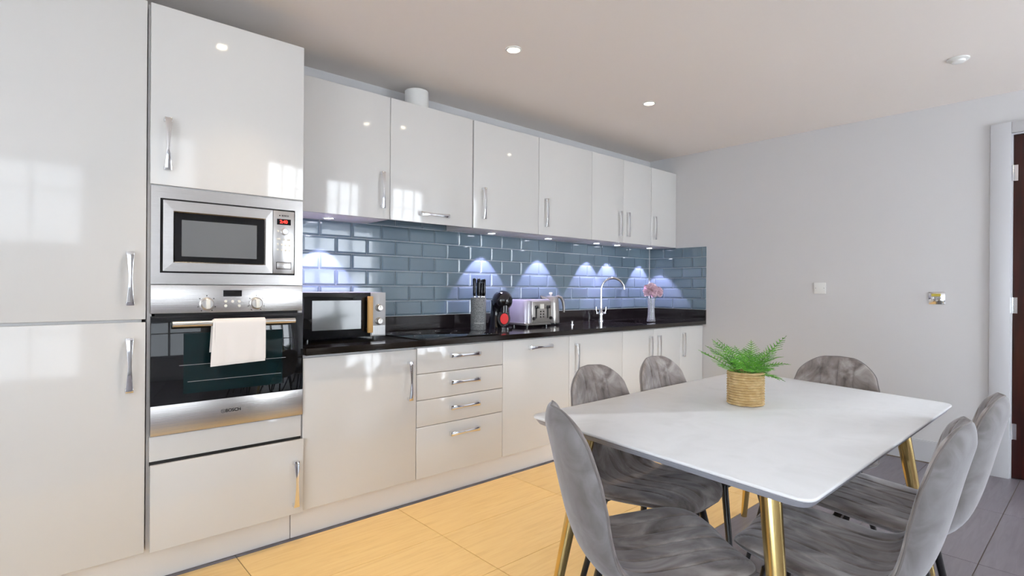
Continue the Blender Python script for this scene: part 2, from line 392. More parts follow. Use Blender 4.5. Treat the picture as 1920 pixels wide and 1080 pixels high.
text('lettering', 'BOSCH', .0185, m_text, od, (.3015-.3, FY-.0144, .655-.59), FR)
em = MB()
for r in (.0078, .0066): pass
N = 32
rs = [[(.262+r*math.cos(2*PI*j/N), FY-y, .655+r*math.sin(2*PI*j/N)) for j in range(N)] for r, y in ((.0068, .014), (.0068, .0146), (.0078, .0146), (.0078, .014))]
em.rings(rs, False, False)
em.box(.2588, .2598, FY-.0146, FY-.014, .651, .659).box(.2642, .2652, FY-.0146, FY-.014, .651, .659).box(.2598, .2642, FY-.0146, FY-.014, .6545, .6555)
rel(em, 'emblem', m_text, od, O)
# handle bar
bar = MB().tube([(.068, FY-.052, 1.030), (.546, FY-.052, 1.030)], .0115, 20)
for x in (.082, .532): bar.tube([(x, FY-.012, 1.030), (x, FY-.052, 1.030)], .008, 12)
rel(bar, 'handle', m_steel2, od, O, smooth=True)
rel(MB().box(.262, .335, FY-.0052, FY-.004, 1.139, 1.165), 'display', m_blackgl, pan, O)
rel(MB().box(.2605, .3365, FY-.0046, FY-.004, 1.137, 1.1665), 'display_bezel', m_chrome, pan, O)
for x in (.2000, .3945):
    kb = MB().lathe([(.0275, 0), (.0275, .002), (.0235, .004), (.022, .016), (.020, .018)], 36, (x, FY-.004, 1.108), axis='y')
    kb = rel(kb, 'knob', m_steel2, pan, O, smooth=True)
    rel(MB().box(x-.0075, x+.0075, FY-.032, FY-.018, 1.088, 1.128), 'knob_grip', m_cream, kb, O, bevel=.002)
for (x, z) in [(.272, 1.118), (.2985, 1.1175), (.325, 1.117), (.272, 1.099), (.325, 1.098)]:
    rel(MB().lathe([(.0062, 0), (.0062, .002), (.005, .0035)], 18, (x, FY-.004, z), axis='y'), 'button', m_cream, pan, O, smooth=True)
for cx in (.2, .3945):
    for a in (90, 140, 40, 200, -20, 235, -55):
        x, z = cx+.034*math.cos(R(a)), 1.108+.034*math.sin(R(a))
        rel(MB().box(x-.0018, x+.0018, FY-.0045, FY-.004, z-.0018, z+.0018), 'dial_mark', m_text, pan, O)

# towel on the oven handle
def towel():
    b = MB(); n = 40
    rad = .0145; cy, cz = FY-.052, 1.030
    def layer(xa, xb, zf, zb, off, seed, skew=0, th=.0035):
        path = []
        for i in range(16): path.append((cy-rad-off, zf+(cz-zf)*i/15))
        for i in range(1, 9): a = PI*i/9; path.append((cy-(rad+off)*math.cos(a), cz+(rad+off)*math.sin(a)))
        for i in range(12): path.append((cy+rad+off*.5, cz-(cz-zb)*i/11))
        rs = []
        rnd = random.Random(seed); ph = rnd.random()*6
        outer, inner = [], []
        for k in range(n+1):
            t = k/n; x = xa+(xb-xa)*t; ro = []; ri = []
            for (yy, zz) in path:
                dd = max(0, cz-zz); s = 1 if yy < cy else -.25
                wv = s*dd*(.030*math.sin(7*t+ph)+.012*math.sin(17*t+ph*2+dd*20))-(.012*dd if s > 0 else 0)
                xx = x+skew*dd*(1-t)
                zz2 = zz-(.008*(1-t) if zz < zf+.002 and yy < cy else 0)
                ro.append((xx, yy-abs(wv)*.8 if s > 0 else yy, zz2)); ri.append((xx, yy-abs(wv)*.8+th if s > 0 else yy-th, zz2-(th if dd == 0 else 0)))
            rs.append(ro+ri[::-1])
        b.rings(rs)
    layer(.216, .414, .872, .90, .004, 3)
    layer(.210, .412, .862, .91, .0005, 5, -.06)
    return b
t = towel(); t.v = [(a-.31, c+.632, e-1.03) for a, c, e in t.v]
t = t.obj('towel', m_cloth, None, (.31, -.632, 1.03), smooth=True, angle=50); tag(t, 'folded white tea towel hanging over the oven handle', 'towel')

# ---------------------------------------------------------------- base cabinets
def base_unit(x0, x1, label, doors, fy=FY, ztop=.853):
    xc = (x0+x1)/2; t = thing('base_cabinet', label, 'cabinet', (xc, 0, 0))
    b = MB().box(x0+.002-xc, x1-.002-xc, -.02, -.003, ZK, .86)
    b.box(x0+.001-xc, x0+.017-xc, -.56, -.02, ZK, .86).box(x1-.017-xc, x1-.001-xc, -.56, -.02, ZK, .86).box(x0+.017-xc, x1-.017-xc, -.56, -.02, ZK, ZK+.016)
    b.box(x0+.017-xc, x1-.017-xc, -.56, -.545, .835, .86)
    b.obj('carcass', m_carc, t)
    for (a, c, z0, z1, h, kind) in doors:
        d = front(kind, t, a-xc, c-xc, fy, z0, z1)
        handle(d, h[0]-xc, fy, h[1], h[2])
    return t
base_unit(.606, 1.2195, 'white base cabinet with one door beside the oven tower', [(.6035, 1.2185, ZK, .848, (1.173, .682, False), 'door')])
dz = [(.7105, .853, .796), (.566, .7075, .645), (.4205, .563, .502), (ZK, .4175, .353)]
base_unit(1.2205, 1.8395, 'white base cabinet with four drawers under the hob', [(1.2225, 1.8385, a, c, (1.541, h, True), 'drawer') for a, c, h in dz])
base_unit(1.8405, 2.450, 'white integrated dishwasher front with a horizontal handle', [(1.8415, 2.4485, ZK, .853, (2.161, .799, True), 'door')])
base_unit(2.451, 3.060, 'white base cabinet with handle at its left, behind the left chair back', [(2.452, 3.0585, ZK, .853, (2.521, .693, False), 'door')])
base_unit(3.061, 3.885, 'white double-door base cabinet under the sink', [(3.0620, 3.4795, ZK, .853, (3.421, .695, False), 'door'), (3.4825, 3.8840, ZK, .853, (3.543, .695, False), 'door')])
base_unit(3.886, 4.270, 'narrow white base cabinet next to the bare wall', [(3.8870, 4.2690, ZK, .853, (3.927, .697, False), 'door')])

# worktop with sink cut-out
SX0, SX1, SY0, SY1 = 3.44, 3.90, -.50, -.12
b = MB(); CX0, CX1, CY0, CY1, CZ0, CZ1 = .606, XR-.002, -.612, -.002, .863, .895
cr = []; NN = 8
def rr(x0, x1, y0, y1, r, z, n=6):
    o = []
    for cx, cy, a0 in ((x1-r, y1-r, 0), (x0+r, y1-r, 90), (x0+r, y0+r, 180), (x1-r, y0+r, 270)):
        for i in range(n): a = R(a0+90*i/(n-1)); o.append((cx+r*math.cos(a), cy+r*math.sin(a), z))
    return o
inner = rr(SX0, SX1, SY0, SY1, .08, CZ1); n = len(inner)
def outp(p):
    cx, cy = (SX0+SX1)/2, (SY0+SY1)/2; dx, dy = p[0]-cx, p[1]-cy; k = 1e9
    if dx: k = min(k, ((3.92 if dx > 0 else 3.42)-cx)/dx)
    if dy: k = min(k, ((CY1 if dy > 0 else CY0)-cy)/dy)
    return (cx+dx*k, cy+dy*k, p[2])
outer = [outp(p) for p in inner]
for Z in (CZ1, CZ0):
    ii = [(x, y, Z) for x, y, _ in inner]; oo = [(x, y, Z) for x, y, _ in outer]
    b.add(ii+oo, [(i, (i+1) % n, n+(i+1) % n, n+i) for i in range(n)])
    # corner fills
    b.add([(3.42, CY0, Z), (3.92, CY0, Z), (3.92, CY1, Z), (3.42, CY1, Z)]+oo,
          [])
b.rings([[(x, y, CZ0) for x, y, _ in inner], [(x, y, CZ1) for x, y, _ in inner]], False, False)
b.box(3.42, 3.92, CY0-.0, CY0+.002, CZ0, CZ1)
b.box(CX0, 3.42, CY0, CY1, CZ0, CZ1).box(3.92, CX1, CY0, CY1, CZ0, CZ1)
wt = b.obj('worktop', m_granite); tag(wt, 'continuous black granite worktop along the base cabinets', 'worktop')
# upstand
up_ = MB().box(.606, XR-.002, -.018, -.001, .8955, .9945).box(XR-.018, XR-.001, -.612, -.018, .8955, .9945).obj('upstand', m_granite)
tag(up_, 'black granite upstand at the back of the worktop', 'upstand')
# sink
sk = thing('sink', 'dark undermounted sink bowl in the worktop below the tap', 'sink', (3.67, -.31, .8))
b = MB(); lv = [(0, .862), (.002, .80), (.006, .72), (.04, .70)]
b.rings([[(x-3.67, y+.31, z-.8) for x, y, _ in rr(SX0+o-.003, SX1-o+.003, SY0+o-.003, SY1-o+.003, .08, 0)] for o, z in lv], False, True)
b.rings([[(x-3.67, y+.31, z-.8) for x, y, _ in rr(SX0+o-.003, SX1-o+.003, SY0+o-.003, SY1-o+.003, .08, 0)] for o, z in [(-.002, .862), (0, .72), (.04, .69)]], False, True)
b.obj('bowl', m_sinkm, sk, smooth=True)
MB().lathe([(.035, 0), (.035, .003), (.02, .004)], 24, (0, 0, -.099)).obj('drain', m_chrome, sk, smooth=True)
# tap
tp = thing('tap', 'chrome swan-neck tap with two lever handles behind the sink', 'tap', (3.425, -.075, .895))
b = MB().lathe([(.026, 0), (.026, .008), (.018, .014), (.016, .05), (.021, .055), (.021, .085), (.014, .095), (.0125, .12)], 28)
b.obj('body', m_chrome, tp, smooth=True)
dirx = Vector((.80, -.60, 0)).normalized(); pts = [(0, 0, .10), (0, 0, .20), (0, 0, .275)]
rad = .105
for i in range(1, 15): a = PI*i/14*.92; pts.append(tuple(dirx*(rad-rad*math.cos(a))+Vector((0, 0, .275+rad*math.sin(a)))))
p = Vector(pts[-1]); pts.append(tuple(p+Vector((0, 0, -.02))+dirx*.003))
MB().tube(pts, [.0125]+[.0105]*(len(pts)-2)+[.0115], 14).obj('spout', m_chrome, tp, smooth=True)
for s in (-1, 1):
    ax = Vector((.8, -.6, 0)).normalized()*s
    MB().tube([(0, 0, .07), tuple(ax*.03+Vector((0, 0, .07))), tuple(ax*.042+Vector((0, 0, .07)))], [.011, .011, .013], 14).tube([tuple(ax*.036+Vector((0, 0, .07))), tuple(ax*.044+Vector((0, 0, .10))), tuple(ax*.044+Vector((0, 0, .125)))], [.006, .0045, .0055], 10).obj('lever', m_chrome, tp, smooth=True)
kn = MB().lathe([(.016, 0), (.016, .004), (.008, .007), (.008, .024), (.011, .026), (.009, .031)], 20).obj('chrome_knob', m_chrome, None, (2.86, -.24, .895), smooth=True)
tag(kn, 'small chrome knob on the worktop right of the toaster', 'knob')

# hob
hb = thing('hob', 'black glass hob set flush in the worktop', 'hob', (1.53, -.31, .895))
MB().box(-.29, .29, -.255, .255, .0003, .006).obj('glass', m_blackgl, hb, bevel=.002)
for cx, cy, r in ((-.15, .11, .09), (.15, .11, .07), (-.15, -.12, .07), (.13, -.12, .09)):
    MB().rings([[(cx+q*math.cos(2*PI*j/48), cy+q*math.sin(2*PI*j/48), .0062) for j in range(48)] for q in (r, r+.0015)], False, False).obj('cooking_zone_ring', m_greypl, hb)
for x in (.19, .22, .25): MB().box(x-.003, x+.003, -.232, -.226, .0060, .0064).obj('touch_key', m_greypl, hb)

# ---------------------------------------------------------------- wall cabinets
UY, UZ0, UZ1 = -.298, 1.574, 2.28
def wall_unit(x0, x1, label, doors, short=0, gap=.0015):
    xc = (x0+x1)/2; t = thing('wall_cabinet', label, 'cabinet', (xc, 0, UZ0))
    MB().box(x0+.001-xc, x1-.001-xc, UY+.020, -.002, short, UZ1-UZ0-.003).obj('carcass', m_carc, t, bevel=.001)
    for (a, c, hx, hz, hor) in doors:
        d = front('door', t, a+gap-xc, c-gap-xc, UY, 0, UZ1-UZ0); handle(d, hx-xc, UY, hz-UZ0, hor)
    return t
wall_unit(.606, 1.2105, 'white wall cabinet beside the oven tower, above the small microwave', [(.606, 1.2105, 1.156, 1.737, False)])
wc = wall_unit(1.2115, 1.8145, 'white extractor cabinet with a horizontal handle above the hob', [(1.2115, 1.8145, 1.512, 1.628, True)], short=.06)
MB().box(-.295, .295, UY+.03, -.02, .035, .0595).obj('extractor_hood', m_blackgl, wc)
wall_unit(1.8215, 2.4225, 'white wall cabinet right of the extractor, above the coffee machine', [(1.8215, 2.4225, 1.903, 1.742, False)])
wall_unit(2.4235, 3.0215, 'white wall cabinet with left-hand handle above the kettle', [(2.4235, 3.0215, 2.494, 1.736, False)])
wall_unit(3.0225, 3.855, 'white double-door wall cabinet above the tap', [(3.0225, 3.438, 3.382, 1.732, False), (3.438, 3.855, 3.495, 1.732, False)], gap=.001)
wall_unit(3.856, 4.272, 'white wall cabinet in the corner above the pink flowers', [(3.856, 4.272, 3.898, 1.734, False)])
dk = MB().lathe([(.074, 0), (.074, .135), (.071, .138)], 40, (0, 0, 0)).obj('duct_pipe', m_white, None, (1.475, -.155, UZ1-.0025), smooth=True)
tag(dk, 'white round duct pipe standing on top of the extractor cabinet', 'duct')

# under cabinet lights
def spot(name, parent, loc, power, col, angle, blend, size=.02, rot=(0, 0, 0)):
    l = bpy.data.lights.new(name, 'SPOT'); l.energy = power; l.color = col; l.spot_size = R(angle); l.spot_blend = blend; l.shadow_soft_size = size
    o = bpy.data.objects.new(name, l); COL.objects.link(o); o.parent = parent; o.location = loc; o.rotation_euler = rot; return o
ulab = ['under-cabinet spot above the small microwave', 'under-cabinet spot above the knife block', 'under-cabinet spot above the kettle',
        'left one of the two close under-cabinet spots above the tap', 'right one of the two close under-cabinet spots above the tap', 'under-cabinet spot in the corner above the pink flowers']
for (x, y), lb in zip([(.918, -.130), (2.12, -.128), (2.70, -.128), (3.30, -.122), (3.59, -.122), (4.085, -.128)], ulab):
    t = thing('spotlight', 'small round bluish-white ' + lb, 'light', (x, y, UZ0), 0, 'spotlights under the wall cabinets')
    b = MB(); b.rings([[(r*math.cos(2*PI*j/28), r*math.sin(2*PI*j/28), z) for j in range(28)] for r, z in ((.034, -.0003), (.034, -.004), (.026, -.005), (.026, -.002))], False, False)
    b.obj('trim_ring', m_chrome, t, smooth=True)
    MB().lathe([(.026, -.0035), (.026, -.001)], 24).obj('lens', m_lampc, t)
    spot('lamp', t, (0, 0, -.008), 24, (.74, .62, 1.0), 73, .14, .008)

# ---------------------------------------------------------------- backsplash tiles
def metro(w, h, bw=.011, t=.0062):
    bx = min(bw, w*.35); bz = min(bw, h*.35); e = .0035
    b = MB(); x1, z1 = w, h
    b.add([(0,0,0),(x1,0,0),(x1,0,z1),(0,0,z1),(0,-e,0),(x1,-e,0),(x1,-e,z1),(0,-e,z1),(bx,-t,bz),(x1-bx,-t,bz),(x1-bx,-t,z1-bz),(bx,-t,z1-bz)],
          [(0,1,5,4),(1,2,6,5),(2,3,7,6),(3,0,4,7),(4,5,9,8),(5,6,10,9),(6,7,11,10),(7,4,8,11),(8,9,10,11)])
    return b.mesh('tile', m_tile)
mc = {}
def metro_c(w, h):
    k = (round(w, 3), round(h, 3))
    if k not in mc: mc[k] = metro(w, h)
    return mc[k]
ROW = .0965; G = .0030
gb = MB().box(.606, XR-.0015, -.0016, -.0005, .995, 1.635).obj('grout', m_grout, wall_back)
def row_levels():
    r = []; z = .997
    while z < 1.5735: r.append((z, min(z+ROW, 1.5735))); z += ROW
    return r
for i, (z0, z1) in enumerate(row_levels()):
    off = (.018 if i % 2 == 0 else .118)
    x = off+.6-.2
    while x < XR:
        a, c = max(x+.0, .608), min(x+.2, XR-.010)
        if c-a > .012: link('tile', metro_c(c-a-G, z1-z0-G), wall_back, (a+G/2, -.0014, z0+G/2))
        x += .2
for k in range(3): link('tile', metro_c(.2-G, .052), wall_back, (1.218+.2*k, -.0014, 1.5745))
gb2 = MB().box(XR-.0016, XR-.0005, -.612, -.001, .995, 1.5735).obj('grout', m_grout, wall_right)
for i, (z0, z1) in enumerate(row_levels()):
    y = -.010 if i % 2 == 0 else -.010
    first = .06 if i % 2 == 0 else .16
    segs = [(0, first)]; q = first
    while q < .60: segs.append((q, min(q+.2, .602))); q += .2
    for a, c in segs:
        if c-a > .012: link('tile', metro_c(c-a-G, z1-z0-G), wall_right, (XR-.0014, -.010-a-G/2, z0+G/2), (0, 0, R(-90)))

# ---------------------------------------------------------------- things on the worktop
# small microwave
O = (.93, -.35, .895)
sm = thing('microwave', 'small grey countertop microwave with black door and wooden handle', 'microwave', O)
X0, X1 = .690, 1.155; Yf = -.35; zb, zt = .909, 1.153
rel(MB().box(X0, X1, Yf+.012, -.03, zb, zt), 'body', m_greypl, sm, O, bevel=.004)
dr = rel(MB().box(X0, 1.062, Yf-.006, Yf+.012, zb+.001, zt-.001), 'door', m_blackgl, sm, O, bevel=.002)
rel(MB().box(X0+.045, 1.005, Yf-.0072, Yf-.006, .955, 1.110), 'viewing_window', m_mesh, dr, O)
hb_ = MB().box(1.036, 1.064, Yf-.034, Yf-.016, .932, 1.132)
for z in (.945, 1.115): hb_.box(1.042, 1.056, Yf-.018, Yf-.004, z-.008, z+.008)
rel(hb_, 'handle', m_wood, dr, O, bevel=.003)
pn = rel(MB().box(1.064, X1, Yf-.006, Yf+.012, zb+.001, zt-.001), 'control_panel', m_greypl, sm, O, bevel=.002)
rb = MB()
for i in range(13): rb.box(1.072+.0062*i, 1.0745+.0062*i, Yf-.0085, Yf-.006, .918, .968)
rel(rb, 'panel_ribs', m_steel2, pn, O)
for z in (1.067, .993):
    k_ = rel(MB().lathe([(.021, 0), (.021, .004), (.018, .006), (.016, .02), (.014, .022)], 32, (1.112, Yf-.006, z), axis='y'), 'knob', m_beige, pn, O, smooth=True)
    rel(MB().box(1.1105, 1.1135, Yf-.0292, Yf-.026, z, z+.014), 'knob_pointer', m_cream, k_, O)
for x in (X0+.04, X1-.04):
    for y in (Yf+.05, -.07): rel(MB().lathe([(.012, .8955), (.012, .910)], 14, (x, y, 0)), 'foot', m_blk, sm, O)
# knife block
kb = thing('knife_block', 'grey speckled cylindrical knife block with black-handled knives', 'knife block', (1.947, -.20, .8955))
MB().lathe([(.050, 0), (.0525, .004), (.0525, .214), (.049, .219), (.03, .2185)], 40).obj('block', m_stone, kb, smooth=True)
text('lettering', 'KITCHEN', .0001, m_cream, kb, (0, 0, .1), FR) if False else None
MB().rings([[(.0531*math.cos(a), .0531*math.sin(a), z) for a in [R(200+i*5) for i in range(17)]] for z in (.045, .051)], False, False, closed=False).obj('label_band', m_greypl, kb)
kp = [(-.032, .004, .02), (-.012, -.018, .018), (.006, .012, -.006), (.016, -.012, -.010), (.034, 0, .012), (.03, -.022, .015)]
for i, (x, y, dh) in enumerate(kp):
    kf = thing('knife', ['leftmost knife', 'second knife from the left', 'short knife at the back', 'short knife near the middle', 'rightmost knife', 'knife in front of the rightmost one'][i]+' in the grey block, black handle up', 'knife', (1.947+x, -.20+y, 1.105), 0, 'knives in the block')
    hh = .12+dh
    b = MB().rings([[(sx*w_, sy*d_, z) for sx, sy in ((-1, -1), (1, -1), (1, 1), (-1, 1))] for z, w_, d_ in ((.022, .006, .009), (.05, .0068, .0105), (hh*.7, .0062, .011), (hh-.008, .0072, .012), (hh, .005, .009))])
    b.obj('handle', m_blk, kf, bevel=.002)
    MB().box(-.0062, .0062, -.0095, .0095, .008, .022).obj('bolster', m_chrome, kf, bevel=.001)
    MB().box(-.0045, .0045, -.008, .008, hh, hh+.003).obj('end_cap', m_chrome, kf)
    MB().box(-.0012, .0012, -.008, .008, -.10, .008).obj('blade', m_chrome, kf)
# coffee machine
cm = thing('coffee_machine', 'black rounded capsule coffee machine with a red round panel', 'coffee machine', (2.13, -.20, .8955), R(-20))
b = MB()   # body: leaning neck
secs = []
for i in range(13):
    t = i/12; z = .0+.20*t; cy = .05-.01*t+.015*math.sin(t*PI); hw = .062-.018*math.sin(t*PI*.9); hd = .075-.030*math.sin(t*PI*.8)
    cx = -.012+.02*t
    secs.append([(cx+hw*math.cos(2*PI*j/28), cy-.02+hd*math.sin(2*PI*j/28), z) for j in range(28)])
b.rings(secs); b.obj('body', m_blk, cm, smooth=True)
b = MB().lathe([(.001, -.075)]+[(.072*math.sin(PI*(i+1)/17)**.8, -.075*math.cos(PI*(i+1)/17)) for i in range(15)]+[(.001, .075)], 32, (.025, -.005, .197), axis='y')
b.obj('head', m_blk, cm, smooth=True)
MB().lathe([(.030, 0), (.030, .05), (.02, .055)], 24, (.025, -.045, .115)).obj('nozzle', m_blk, cm, smooth=True)
MB().rings([[(.030*math.cos(2*PI*j/36)+.018, -.062-y, .072+.038*math.sin(2*PI*j/36)) for j in range(36)] for y in (0, .004)], True, True).obj('red_panel', m_red, cm)['label'] = 'red oval panel'
b = MB(); b.rings([[((.045+(.002 if k else 0))*math.cos(2*PI*j/36)+.018, -.04-k*.018, .072+.056*math.sin(2*PI*j/36)) for j in range(36)] for k in (0, 1)]); b.obj('front_cover', m_blk, cm, smooth=True)
MB().rings([[(.018+.058*math.cos(2*PI*j/32), -.06+.055*math.sin(2*PI*j/32), z) for j in range(32)] for z in (.001, .014)]).obj('drip_tray', m_blk, cm, smooth=True)
MB().lathe([(.006, 0), (.005, .06)], 12, (-.01, .0, .255), axis='y').obj('lock_lever', m_chrome, cm, smooth=True)
# toaster
ts = thing('toaster', 'pale four-slice toaster with two levers in front of the kettle', 'toaster', (2.47, -.165, .8955), R(0))
b = MB()
def rrect(hx, hy, r, z, n=6):
    return rr(-hx, hx, -hy, hy, r, z, n)
b.rings([rrect(.134, .096, .035, .020), rrect(.140, .102, .04, .028), rrect(.140, .102, .04, .185), rrect(.136, .098, .04, .198), rrect(.125, .087, .035, .204)])
b.obj('body', m_lav, ts, smooth=True)
b = MB(); b.rings([rrect(.141, .103, .04, .016), rrect(.143, .105, .042, .020), rrect(.143, .105, .042, .032), rrect(.141, .103, .04, .034)]); b.obj('base_band', m_wood and m_beige, ts, smooth=True)
cpn = MB().box(-.088, .118, -.112, -.098, .034, .190).obj('control_panel', m_beige, ts, bevel=.006)
for x in (-.045, .075):
    MB().box(x-.0075, x+.0075, -.1128, -.1118, .065, .155).obj('lever_slot', m_dark, cpn)
    MB().box(x-.014, x+.014, -.130, -.112, .138, .160).obj('lever', m_blk, cpn, bevel=.004)
MB().box(-.005, .035, -.1135, -.112, .135, .170).obj('panel_plate', m_cream, cpn, bevel=.002)
for z in (.115, .095, .075):
    for x in (0, .03): MB().lathe([(.005, 0), (.005, .004)], 14, (x, -.112, z), axis='y').obj('button', m_blk, cpn)
MB().lathe([(.012, 0), (.011, .012)], 20, (-.072, -.112, .065), axis='y').obj('dial', m_blk, cpn)
MB().lathe([(.012, 0), (.011, .012)], 20, (.104, -.112, .065), axis='y').obj('dial', m_blk, cpn)
for y in (-.05, .04):
    MB().box(-.11, .11, y-.012, y+.012, .2041, .2046).obj('slot', m_dark, ts)
for x in (-.1, .1):
    for y in (-.07, .07): MB().lathe([(.010, .0), (.010, .018)], 12, (x, y, 0)).obj('foot', m_blk, ts)
# kettle
kt = thing('kettle', 'pale metal jug kettle with curved handle behind the toaster', 'kettle', (2.735, -.125, .8955), R(-8))
MB().lathe([(.076, 0), (.078, .006), (.078, .016), (.074, .018)], 36).obj('power_base', m_blk, kt, smooth=True)
b = MB().lathe([(.070, .018), (.072, .024), (.070, .08), (.064, .16), (.060, .205), (.056, .212)], 36); b.obj('body', m_beige, kt, smooth=True)
MB().lathe([(.058, .210), (.054, .220), (.02, .227), (.006, .228)], 32).obj('lid', m_steel2, kt, smooth=True)
MB().lathe([(.008, .226), (.007, .236), (.014, .240), (.014, .250), (.008, .254)], 20).obj('lid_knob', m_cream, kt, smooth=True)
MB().rings([[(-.052, -.030, .165), (-.052, .030, .165), (-.058, .026, .212), (-.058, -.026, .212)], [(-.078, -.012, .195), (-.078, .012, .195), (-.086, .011, .226), (-.086, -.011, .226)], [(-.098, -.006, .212), (-.098, .006, .212), (-.102, .006, .230), (-.102, -.006, .230)]]).obj('spout', m_beige, kt, bevel=.002)
MB().tube([(.045, 0, .212), (.075, 0, .222), (.105, 0, .212), (.125, 0, .180), (.133, 0, .135), (.135, 0, .095)], [.012, .012, .012, .012, .011, .008], 14).obj('handle', m_beige, kt, smooth=True)
# vase with pink flowers
vz = thing('vase', 'slender clear glass vase in the worktop corner', 'vase', (3.735, -.385, .8955))
b = MB().lathe([(.001, .0), (.036, 0), (.037, .006), (.030, .06), (.028, .12), (.034, .200), (.0355, .205), (.033, .205), (.0255, .12), (.0275, .06), (.030, .022), (.001, .02)], 40, cap0=False, cap1=False)
b.obj('vessel', m_glass, vz, smooth=True)
def bloom(name_l, c, r, stem_from, sd):
    rnd = random.Random(sd)
    t = thing('flower', name_l, 'flower', c, 0, 'pink flowers in the vase')
    b = MB()
    N = 130
    for i in range(N):
        ph = math.acos(1-1.75*(i+.5)/N); th_ = 2.399963*i; d = Vector((math.sin(ph)*math.cos(th_), math.sin(ph)*math.sin(th_), math.cos(ph)))
        rad_ = r*(.80+.2*rnd.random()); c0 = d*rad_*.15; u = d.orthogonal().normalized(); w_ = d.cross(u); a = rnd.random()*6.28
        u2 = u*math.cos(a)+w_*math.sin(a); w2 = d.cross(u2); s = r*.27
        tip = d*rad_
        b.add([c0, tip*.6+u2*s*.6, tip+u2*s*.75+w2*s*.3, tip*1.06+w2*s*.1, tip-u2*s*.75+w2*s*.3, tip*.6-u2*s*.6], [(0, 1, 2, 3), (0, 3, 4, 5)])
    b.obj('petals', m_pink, t)
    MB().tube([(0, 0, -r*.2), tuple((Vector(stem_from)-Vector(c))*.5+Vector((.004, 0, 0))), tuple(Vector(stem_from)-Vector(c))], .0022, 6).obj('stem', m_fernd, t)
bloom('larger pink bloom on the left of the glass vase', (3.700, -.400, 1.168), .068, (3.735, -.383, .93), 2)
bloom('smaller pink bloom on the right of the glass vase', (3.815, -.385, 1.150), .058, (3.740, -.380, .925), 3)

# ---------------------------------------------------------------- wall plates and ceiling fittings
s1 = thing('blank_wall_plate', 'plain white blanking plate on the wall', 'wall plate', (XR, -1.564, 1.198))
MB().box(-.008, -.0005, -.043, .043, -.043, .043).obj('plate', m_white, s1, bevel=.002)
for y in (-.030, .030): MB().lathe([(.0035, -.0088), (.0035, -.008)], 12, (0, y, 0), axis='x').obj('screw', m_greypl, s1)
s2 = thing('light_switch', 'chrome three-gang toggle light switch near the door', 'light switch', (XR, -2.297, 1.133))
MB().box(-.007, -.0005, -.045, .045, -.042, .042).obj('plate', m_chrome, s2, bevel=.0015)
for y in (-.022, 0, .022):
    MB().tube([(-.006, y, 0), (-.012, y, .002), (-.022, y, -.010)], [.005, .004, .003], 10).obj('toggle', m_chrome, s2, smooth=True)
MB().box(-.0076, -.007, -.022, .030, .012, .030).obj('tinted_film', m_yel, s2)
dl = [((.34, -.975), 'warm downlight above the oven tower'), ((1.555, -.975), 'lit warm downlight above the hob, nearer of the two in view'), ((2.79, -.985), 'lit warm downlight further right towards the corner'),
      ((.34, -3.9), 'downlight behind the camera on the left'), ((1.6, -3.9), 'downlight behind the camera in the middle'), ((2.9, -3.9), 'downlight behind the camera on the right')]
for (x, y), lb in dl:
    t = thing('downlight', lb, 'light', (x, y, H), 0, 'recessed ceiling downlights')
    b = MB(); b.rings([[(r*math.cos(2*PI*j/32), r*math.sin(2*PI*j/32), z) for j in range(32)] for r, z in ((.044, -.0003), (.043, -.004), (.034, -.006), (.031, -.001))], False, False)
    b.obj('trim_ring', m_white, t, smooth=True)
    MB().lathe([(.031, -.0035), (.031, -.001)], 28).obj('lens', m_lamp, t)
    spot('lamp', t, (0, 0, -.012), 38, (1.0, .80, .56), 78, 1.0, .03)
sd = thing('smoke_detector', 'flat white round ceiling fitting near the door wall', 'smoke detector', (3.40, -2.535, H))
MB().lathe([(.050, -.0003), (.050, -.006), (.044, -.010)], 36).obj('base', m_white, sd, smooth=True)
MB().lathe([(.032, -.010), (.030, -.020), (.018, -.024)], 32).obj('cap', m_white, sd, smooth=True)

# ---------------------------------------------------------------- dining table
TZ = .75
cor = [(.83, -2.70), (2.29, -2.70), (2.48, -1.775), (.92, -1.775)]
def quad_round(c, inset, r, z, n=7):
    P = [Vector(p) for p in c]; cen = sum(P, Vector((0, 0)))/4; Q = []
    for i in range(4):
        p = P[i]; a = (P[i-1]-p).normalized(); b_ = (P[(i+1) % 4]-p).normalized()
        sn = abs(a.x*b_.y-a.y*b_.x); Q.append(p+(a+b_)*(inset/sn))
    out = []
    for i in range(4):
        p = Q[i]; a = (Q[i-1]-p).normalized(); b_ = (Q[(i+1) % 4]-p).normalized()
        for k in range(n):
            t = k/(n-1); s = p+a*r*(1-t)**2+b_*r*t**2
            out.append((s.x-1.63, s.y+2.24, z-TZ))
    return out
tb = thing('dining_table', 'rectangular white dining table with splayed brass legs', 'table', (1.63, -2.24, 0))
b = MB(); 
b.rings([quad_round(cor, .002, .04, TZ-.009+TZ), quad_round(cor, .0, .04, TZ-.007+TZ), quad_round(cor, .0, .04, TZ-.002+TZ), quad_round(cor, .002, .04, TZ+TZ)])
b.obj('tabletop', m_table, tb, smooth=True, angle=60)
b = MB(); b.rings([quad_round(cor, .070, .04, TZ-.030+TZ), quad_round(cor, .014, .04, TZ-.0265+TZ), quad_round(cor, .005, .04, TZ-.0115+TZ), quad_round(cor, .007, .04, TZ-.0092+TZ)]); b.obj('bevelled_underboard', m_tedge, tb, smooth=True)['label'] = 'grey bevelled edge below the top'
cen = Vector((1.63, -2.24))
